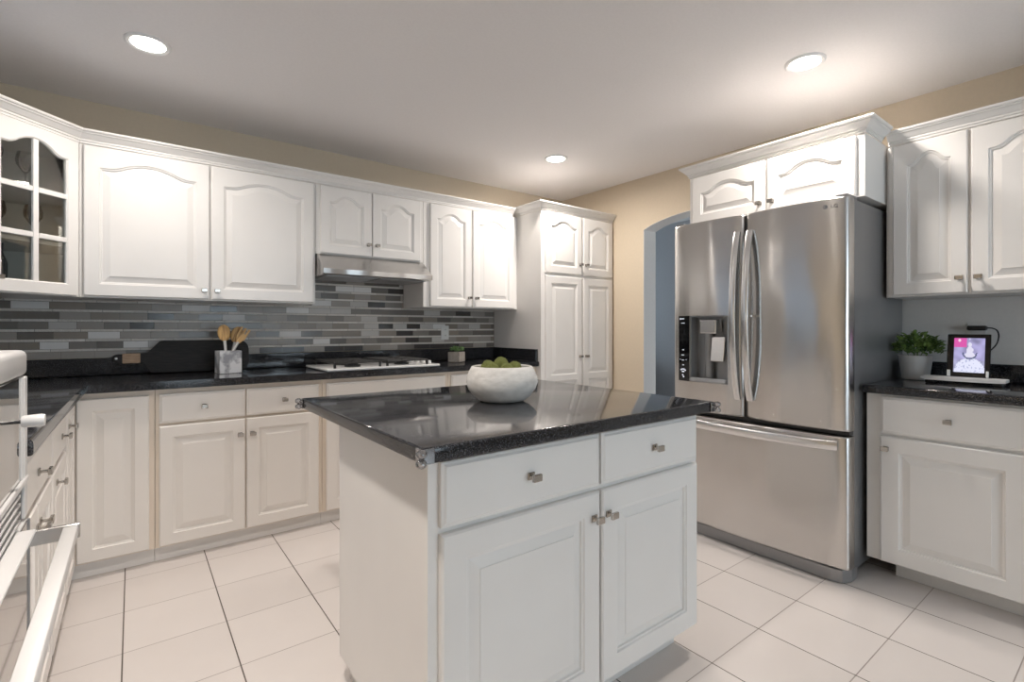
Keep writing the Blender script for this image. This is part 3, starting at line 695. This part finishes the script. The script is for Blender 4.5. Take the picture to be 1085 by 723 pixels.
# right base
t = cabinet('base_cabinet', 'white base cabinet with wide drawer over wide door, right of the refrigerator', (2.78,.860,0), R90, 1.40, .638, .095, .874,
    doors=[(.058,.548,.10,.680,(.082,.624),{'stile':.070}),(.560,.97,.10,.680,(.945,.624)),(.98,1.385,.10,.680,(1.005,.624))],
    drawers=[(.058,.548,.694,.862,True),(.560,1.385,.694,.862,True)], toe=(.085,1.40,.11))
t = thing('countertop', 'black speckled countertop right of the refrigerator carrying plant and tablet', 'countertop', (0,0,0))
bm = BM(); prism(bm, [(2.738,-.56),(XR-.002,-.56),(XR-.002,.866),(2.738,.866)], .8745,.914,'z',.009,3); obj('slab', bm, M['counter'], t, 35)
bm = BM(); box(bm, XR-.022,XR-.002,-.56,.866,.9142,1.000,.003,2); obj('splash_lip', bm, M['counter'], t)
bm = BM(); box(bm, XR-.0018,XR-.0003,-.56,.95,.3,1.3345); struct('trim_3', bm, M['greywall'])

# ------------------------------------------------------------------ white built-in oven at the left run (local x -> +Y, local -y -> +X)
M['oven_enamel'] = mat('oven_white_enamel', (.60,.59,.58), .28)
t = thing('wall_oven', 'white built-in oven with bar handle and mirror-like glass at the left edge', 'oven', (-.200,.85,0), PI/2)
OW = .762
bm = BM(); box(bm, 0,OW,.012,.612,.10,1.118,.002); obj('housing', bm, M['oven_enamel'], t)
bm = BM(); box(bm, 0,OW,-.004,.10,1.068,1.128,.014,4); obj('top_trim', bm, M['oven_enamel'], t, 40)
bm = BM(); box(bm, .0,.012,-.004,.0115,.835,1.067,.001); obj('side_frame', bm, M['oven_enamel'], t)
bm = BM(); box(bm, OW-.034,OW,-.004,.0115,.742,1.067,.003,2); obj('side_frame', bm, M['oven_enamel'], t)
bm = BM(); box(bm,OW-.052,OW-.040,-.002,.0115,.835,1.067,.001); obj('side_frame', bm, M['oven_enamel'], t)
bm = BM(); box(bm, .013,OW-.053,.001,.0115,.835,1.067,.001); obj('control_panel', bm, M['oven_mirror'], t)
for kx in (.58,):
    kb = obj('knob', (lambda bm:(xf(bm, lathe(bm,[(.0105,0),(.0125,.003),(.0135,.030),(.012,.036),(0,.037)],n=24), Matrix.Translation((kx,-.017,.985)) @ Matrix.Rotation(PI/2,4,'X')), bm)[-1])(BM()), M['oven_enamel'], t, 40)
    obj('shaft', (lambda bm:(xf(bm, lathe(bm,[(.004,0),(.004,.018)],n=12), Matrix.Translation((kx,.001,.985)) @ Matrix.Rotation(PI/2,4,'X')), bm)[-1])(BM()), M['black'], kb)
bm = BM(); box(bm, 0,OW-.035,.002,.0118,.742,.834); obj('vent_recess', bm, M['black'], t)
bm = BM()
for k in range(4): 
    vs = box(bm, .01,OW-.105,-.006,.0015,.757+.018*k,.762+.018*k)
box(bm, 0,OW,-.006,.0015,.822,.836,.002)
obj('vent_louver', bm, M['oven_enamel'], t)
bm = BM(); box(bm, .0,.625,-.034,.001,.738,.746,.002); obj('ledge', bm, M['oven_enamel'], t)
dd = obj('door', (lambda bm:(box(bm,.004,OW-.004,-.004,.0115,.115,.736,.003,2),bm)[-1])(BM()), M['oven_enamel'], t)
bm = BM(); box(bm, .010,OW-.012,-.0065,-.0042,.13,.735,.0005); obj('glass', bm, M['oven_mirror'], dd)
bm = BM(); box(bm, OW-.0115,OW-.004,-.009,-.0042,.13,.735,.0005); obj('edge_strip', bm, M['steel_dark'], dd)
hb = obj('handle', (lambda bm:(box(bm,.055,OW-.010,-.094,-.066,.672,.700,.004,2),bm)[-1])(BM()), M['oven_enamel'], dd, 40)
for bx in (.050,OW-.012):
    br = obj('bracket', (lambda bm:(box(bm,bx,bx+.010,-.098,-.0045,.668,.704,.002),bm)[-1])(BM()), M['steel'], dd)
bm = BM(); box(bm, .01,OW-.01,.05,.60,.001,.0995); obj('toe_kick', bm, M['oven_enamel'], t)

# ------------------------------------------------------------------ cooktop
t = thing('cooktop', 'white gas cooktop with black iron grates set in the back counter', 'cooktop', (.930,3.055,.9145))
CW, CD = .77, .47
bm = BM(); box(bm, 0,CW,0,CD,0,.016,.005,3); obj('deck', bm, M['enamel'], t, 40)
for gx in (.045,.385):
    g = obj('grate', (lambda bm:(
        [tube(bm,[(gx+.01,.03+.41*k,.049),(gx+.30,.03+.41*k,.049)],.0062,8) for k in (0,1)],
        [tube(bm,[(gx+.01+.29*k,.03,.049),(gx+.01+.29*k,.44,.049)],.0062,8) for k in (0,1)],
        [tube(bm,[(gx+.155,.03,.050),(gx+.155,.44,.050)],.0062,8)],
        [tube(bm,[(gx+.01,y,.050),(gx+.30,y,.050)],.0062,8) for y in (.13,.235,.34)],
        [tube(bm,[(gx+.01+.29*a_,.03+.41*b_,.0165),(gx+.01+.29*a_,.03+.41*b_,.049)],.008,8) for a_ in (0,1) for b_ in (0,1)], bm)[-1])(BM()), M['iron'], t)
    for by in (.13,.34):
        bm = BM(); lathe(bm, [(0,.0165),(.050,.0165),(.050,.028),(.034,.030),(.040,.038),(.036,.043),(0,.044)], c=(gx+.155,by,0), n=24, cap=False); obj('burner', bm, M['iron'], t, 40)
for k in range(4):
    bm = BM(); lathe(bm, [(.019,.0165),(.018,.034),(.014,.038),(0,.038)], c=(.728,.09+.09*k,0), n=20); obj('knob', bm, M['enamel'], t, 40)

# ------------------------------------------------------------------ things on the back counter
# paddle cutting board leaning on the backsplash
t = thing('cutting_board', 'black charred paddle cutting board with wood handle band leaning on the tiled wall', 'cutting board', (0,3.575,.9165))
t.rotation_euler = (-.14,0,0)
def arc(cx,cz,r_,a0,a1,n): return [(cx+r_*math.cos(a0+(a1-a0)*i/n), cz+r_*math.sin(a0+(a1-a0)*i/n)) for i in range(n+1)]
ol = [(.085,.0),(.545,.0)] + arc(.545,.05,.05,-PI/2,0,6)[1:] + arc(.535,.13,.06,0,PI/2,6) + [(.145,.190),(.125,.186),(.070,.120),(.055,.116),(.0,.114)] 
ol += arc(-.068,.089,.025,PI/2,PI*1.5,10) + [(0,.065),(.045,.067),(.056,.058),(.076,.010)]
bm = BM(); prism(bm, ol, -.008, .008, 'y', .002, 1)
obj('board', bm, M['char'], t)
bm = BM(); box(bm, -.048,.034,-.0100,.0100,.0615,.1170,.002,1); obj('handle_band', bm, M['bandwood'], t)
bm = BM(); tube(bm, [(-.075,-.0092,.090+.0001),(-.075,-.0083,.090)], .0065, 14); obj('hanging_hole', bm, M['ceramic'], t)

ux, uy = .452, 3.385
t = thing('utensil_holder', 'square white marbled utensil crock on the back counter', 'utensil holder', (ux,uy,.9145), .10)
bm = BM()
for x0,x1,y0,y1,z0,z1 in ((-.058,.058,-.058,.058,0,.012),(-.058,.058,-.058,-.048,.012,.130),(-.058,.058,.048,.058,.012,.130),(-.058,-.048,-.048,.048,.012,.130),(.048,.058,-.048,.048,.012,.130)): box(bm,x0,x1,y0,y1,z0,z1)
bmesh.ops.remove_doubles(bm, verts=bm.verts, dist=.0001)
obj('crock', bm, M['marble'], t)
def spoon(lb, base, top, kind):
    b_, tp = Vector(base), Vector(top); d = (tp-b_); ln_ = d.length; q = Vector((0,0,1)).rotation_difference(d.normalized()).to_euler()
    t = thing('wooden_'+kind, lb, kind, base); t.rotation_euler = q
    bm = BM(); tube(bm, [(0,0,0),(0,0,ln_*.3),(0,0,ln_-.045)], [.006,.0065,.0085], 10); obj('handle', bm, M['wash'], t, 40)
    bm = BM()
    if kind == 'spoon':
        vs = bmesh.ops.create_uvsphere(bm, u_segments=20, v_segments=12, radius=1)['verts']
        xf(bm, vs, Matrix.Translation((0,0,ln_)) @ Matrix.Diagonal((.034,.007,.050,1)))
    else:
        pts_ = [(-.010,-.05),(.010,-.05),(.026,-.015),(.030,.045)]
        for k in range(3):
            x1_ = .030-.022*k; pts_ += [(x1_-.001,.048),(x1_-.013,.048)]
            if k < 2: pts_ += [(x1_-.014,.012),(x1_-.021,.012)]
        pts_ += [(-.028,.045),(-.026,-.015)]
        vs = prism(bm, pts_, -.004,.004,'y')
        xf(bm, bm.verts[:], Matrix.Translation((0,0,ln_)))
    obj('head', bm, M['wood'], t, 40)
spoon('round olive wood spoon standing upright in the marble crock', (ux-.005,uy-.01,.929), (ux-.022,uy+.0,1.150), 'spoon')
spoon('olive wood slotted fork leaning to the right in the marble crock', (ux-.025,uy+.012,.936), (ux+.075,uy+.02,1.135), 'fork')
spoon('olive wood spoon behind the fork, leaning right in the marble crock', (ux+.0,uy+.034,.929), (ux+.052,uy+.04,1.138), 'spoon')

def leafy(t, n, spread, h_, size, mat_, seed, z0, ymax=9):
    rnd = random.Random(seed); bm = BM()
    for i in range(n):
        a_ = rnd.uniform(0,2*PI); r_ = spread*math.sqrt(rnd.random()); hh_ = h_*(.25+.75*rnd.random())*(1-.45*(r_/spread)**2)
        c_ = Vector((r_*math.cos(a_), r_*math.sin(a_), z0+hh_))
        l = size*rnd.uniform(.7,1.2); wd = l*.42
        rot = Matrix.Rotation(a_+rnd.uniform(-.7,.7),4,'Z') @ Matrix.Rotation(rnd.uniform(-1.1,.3),4,'Y') @ Matrix.Rotation(rnd.uniform(-.6,.6),4,'X')
        P_ = [(0,0,0),(l*.3,wd*.5,.1*l),(l*.3,-wd*.5,.1*l),(l*.7,wd*.42,.12*l),(l*.7,-wd*.42,.12*l),(l,0,0),(l*.35,0,0.02*l),(l*.7,0,.04*l)]
        vs = [bm.verts.new(c_ + (rot @ Vector(p))) for p in P_]
        if max(v_.co.y for v_ in vs) > ymax:
            for v_ in vs: bm.verts.remove(v_)
            continue
        for f in ((0,6,1),(0,2,6),(1,6,7,3),(2,4,7,6),(3,7,5),(4,5,7)): bm.faces.new([vs[k] for k in f])
    o = obj('foliage', bm, mat_, t)
    bm = BM()
    for i in range(12):
        a_ = rnd.uniform(0,2*PI); r_ = spread*.75*math.sqrt(rnd.random()); tube(bm, [(r_*.3*math.cos(a_),r_*.3*math.sin(a_),z0-.01),(r_*math.cos(a_),r_*math.sin(a_),z0+h_*.7)], .0014, 5)
    obj('stem', bm, mat_, t)
t = thing('potted_succulent', 'small green succulent in a square taupe planter on the back counter', 'potted plant', (2.03,3.385,.9145), .55)
bm = BM(); box(bm, -.050,.050,-.050,.050,0,.078,.003,2); obj('planter', bm, M['taupe'], t)
bm = BM(); box(bm, -.042,.042,-.042,.042,.0782,.080); obj('soil', bm, M['soil'], t)
leafy(t, 130, .046, .038, .022, M['leaf2'], 3, .080)

def outlet(name, lb, loc, rot):
    t = thing(name, lb, 'outlet', loc, rot)
    bm = BM(); box(bm, -.036,.036,-.006,-.0005,-.058,.058,.002,2); obj('cover_plate', bm, M['plastic'], t)
    bm = BM(); box(bm, -.017,.017,-.0085,-.0062,.007,.040,.002); box(bm, -.017,.017,-.0085,-.0062,-.040,-.007,.002); obj('socket', bm, M['plastic'], t)
    bm = BM()
    for zz in (.024,-.024):
        for xx in (-.006,.006): box(bm, xx-.001,xx+.001,-.0090,-.0086,zz-.004,zz+.005)
    obj('slots', bm, M['black'], t)
    return t
outlet('wall_outlet', 'white electrical outlet on the mosaic tile backsplash', (2.07,YB-.008,1.142), 0)
outlet('wall_outlet', 'white electrical outlet above the right counter with a black plug', (XR-.002,.580,1.150), R90)

# ------------------------------------------------------------------ bowl with moss balls on the island
bx_, by_ = 1.068, 1.462
bm = BM()
pr_ = [(0,0),(.060,0),(.082,.004),(.104,.020),(.122,.045),(.130,.068),(.128,.090),(.118,.112),(.111,.125),(.106,.127),(.103,.123),(.110,.105),(.118,.085),(.118,.065),(.108,.040),(.075,.016),(0,.012)]
lathe(bm, pr_, n=48, cap=False)
for v_ in bm.verts:
    k = 1 + .012*noise.noise(v_.co*22); v_.co.x *= k; v_.co.y *= k
o = obj('bowl', bm, M['stone'], smooth=50); o.location = (bx_,by_,.9145); tag(o, 'round rough white stone bowl standing on the island', 'bowl')
rnd = random.Random(5)
spots = [(-.055,-.02,.112,.030),(-.012,-.045,.110,.030),(.035,-.03,.116,.029),(.060,.012,.108,.028),(-.035,.035,.116,.031),(.015,.025,.128,.031),(.040,.060,.110,.027),(-.070,.030,.098,.024),(.0,.070,.100,.028)]
proto = None
for i, (x,y,z,r_) in enumerate(spots):
    if proto is None:
        bm = BM(); bmesh.ops.create_icosphere(bm, subdivisions=4, radius=1)
        for v_ in bm.verts: v_.co *= 1 + .12*noise.noise(v_.co*2.4) + .09*noise.noise(v_.co*7)
        proto = o = obj('moss_ball', bm, M['moss'], smooth=180)
    else: o = proto.copy(); C.objects.link(o)
    o.location = (bx_+x, by_+y, .9185+z); o.scale = (r_*.86,r_*.86,r_*.82); o.rotation_euler = (rnd.random()*6,rnd.random()*6,rnd.random()*6)
    tag(o, 'round green moss ball heaped in the white stone bowl', 'moss ball', 'moss balls in the bowl')

# ------------------------------------------------------------------ things on the right counter
t = thing('potted_plant', 'leafy green plant in a tapered white pot beside the refrigerator', 'potted plant', (3.235,.785,.9145))
bm = BM(); lathe(bm, [(0,0),(.053,0),(.056,.004),(.072,.122),(.074,.124),(.070,.124),(.066,.112),(0,.110)], n=40, cap=False); obj('pot', bm, M['ceramic'], t, 40)
bm = BM(); lathe(bm, [(0,.1105),(.066,.1125)], n=24, cap=False); obj('soil', bm, M['soil'], t)
leafy(t, 520, .098, .125, .034, M['leaf'], 11, .112, .090)
# slim white stand on black feet
t = thing('tablet_stand', 'low white curved stand on black feet under the tablet', 'stand', (3.125,.575,.9145), R90)
bm = BM()
pts = [(-.150+.30*i/16, -.060-.018*math.sin(PI*i/16)) for i in range(17)] + [(.150,.030),(-.150,.030)]
prism(bm, pts, .016,.032,'z',.004,2); obj('plate', bm, M['ceramic'], t)
for fx in (-.135,.105):
    bm = BM(); box(bm, fx,fx+.035,-.05,.025,0,.0158,.003); obj('foot', bm, M['black'], t)
# tablet, leaning back
t = thing('tablet', 'black framed tablet showing a pink and white picture, standing on the white stand', 'tablet', (3.130,.564,.9475), R90)
t.rotation_euler = (-.16,0,R90)
TW, TH = .155, .205
bm = BM(); box(bm, -TW/2,TW/2,0,.009,0,TH,.003,2); obj('frame', bm, M['blackgloss'], t)
# screen picture as a small grid of coloured cells
m = bpy.data.materials.new('screen_picture'); m.use_nodes = True; b = BS(m); at = N(m,'ShaderNodeVertexColor'); at.layer_name = 'pic'
b.inputs['Base Color'].default_value = (.02,.02,.02,1); L(m,at.outputs[0],b.inputs['Emission Color']); b.inputs['Emission Strength'].default_value = .42; b.inputs['Roughness'].default_value = .1
bm = BM(); nx, nz_ = 36, 52; sx0, sx1, sz0, sz1 = -.052,.058,.022,.186
G = [[bm.verts.new((sx0+(sx1-sx0)*i/nx, -.0006, sz0+(sz1-sz0)*j/nz_)) for j in range(nz_+1)] for i in range(nx+1)]
lay = bm.loops.layers.float_color.new('pic')
def pic(u_, v_):
    c_ = (.50,.47,.80) if v_ > .35 else (.42,.42,.62)
    c_ = tuple(a_*(.8+.5*noise.noise(Vector((u_*4,v_*5,0)))) for a_ in c_)
    if u_ < .42 and v_ > .74: c_ = (.72,.10,.42)
    if (u_-.18)**2*1.5+(v_-.93)**2 < .0022: c_ = (1,.8,.9)
    body_w = .17*(1-(v_-.45)/.5) if .45 < v_ < .95 else 0
    if v_ > .45 and abs(u_-.52) < body_w+.02*math.sin(v_*40): c_ = (.78,.76,.92)
    if v_ < .42 and abs(u_-.52) < .50*math.sqrt(max(0,1-(v_/.42)**2)): c_ = (.80,.82,1.0) if noise.noise(Vector((u_*16,v_*20,3))) < .28 else (.45,.47,.70)
    if abs(math.hypot(u_-.52,(v_-.58)*1.2)-.22) < .025 and v_ < .58: c_ = (.10,.12,.22)
    return c_
for i in range(nx):
    for j in range(nz_):
        f = bm.faces.new((G[i][j],G[i+1][j],G[i+1][j+1],G[i][j+1])); c_ = pic((i+.5)/nx,(j+.5)/nz_)
        for l_ in f.loops: l_[lay] = (*c_,1)
scr = obj('screen', bm, m, t)
bm = BM(); box(bm, -.072,-.062,-.016,.0,-.0,.030,.001); box(bm, .066,.074,-.016,.0,.0,.030,.001); obj('clip', bm, M['plastic'], t)
# charger plug and cable
t = thing('charger', 'black charger plugged into the outlet with a looping cable behind the tablet', 'charger', (XR-.012,.572,1.178), R90)
bm = BM(); box(bm, -.040,.036,-.036,-.001,-.011,.013,.008,3); obj('plug', bm, M['black'], t, 40)
bm = BM(); P0 = [(.034,-.02,.002),(.055,-.022,.000),(.072,-.03,-.010),(.080,-.04,-.032),(.080,-.06,-.062),(.074,-.08,-.085),(.060,-.11,-.110),(.045,-.13,-.14),(.03,-.15,-.19)]
cv = []
for i in range(len(P0)-1):
    for k in range(4):
        a_ = Vector(P0[max(i-1,0)]); b_ = Vector(P0[i]); c_ = Vector(P0[i+1]); d_ = Vector(P0[min(i+2,len(P0)-1)]); s = k/4
        cv.append(.5*((2*b_)+(c_-a_)*s+(2*a_-5*b_+4*c_-d_)*s*s+(3*b_-a_-3*c_+d_)*s**3))
cv.append(Vector(P0[-1])); tube(bm, cv, .003, 8); obj('cable', bm, M['black'], t, 60)

# ------------------------------------------------------------------ hall furniture glimpsed through the arch
bm = BM(); box(bm, 4.05,4.48,3.395,4.3,.08,.826,.004)
for x in (4.06,4.43):
    for y in (3.40,4.26): box(bm, x,x+.04,y,y+.03,.001,.08)
tag(obj('sideboard', bm, M['dark_wood']), 'dark wooden sideboard in the hall beyond the archway', 'sideboard')

# ------------------------------------------------------------------ recessed ceiling lamps
LBL = ['recessed round ceiling light at the left above the corner cabinets', 'recessed round ceiling light in front of the refrigerator', 'recessed round ceiling light nearest the tall pantry',
       'added recessed round ceiling light over the left run, outside the picture', 'recessed round ceiling light behind the camera on the left', 'recessed round ceiling light behind the camera on the right']
for (x,y), lb in zip(LAMPS, LBL):
    t = thing('ceiling_light', lb, 'ceiling light', (x,y,ZC), 0, 'recessed ceiling lights')
    bm = BM(); lathe(bm, [(.066,-.0005),(.088,-.0005),(.088,-.004),(.080,-.010),(.066,-.006),(.066,-.0005)], n=40, cap=False); obj('trim_ring', bm, M['trim'], t, 40)
    bm = BM(); lathe(bm, [(0,-.001),(.066,-.001),(.066,-.004),(0,-.005)], n=32, cap=False); obj('diffuser', bm, M['lamp_glow'], t)
    l = bpy.data.lights.new('lamp', 'AREA'); l.shape = 'DISK'; l.size = .12; l.energy = LAMP_W*dict(zip(LAMPS,(.46,.66,.80,.66)))[(x,y)]; l.color = LAMP_COL; l.spread = math.radians(dict(zip(LAMPS,(150,155,172,112)))[(x,y)])
    o = bpy.data.objects.new('lamp', l); C.objects.link(o); o.parent = t; o.location = (0,0,-.012)
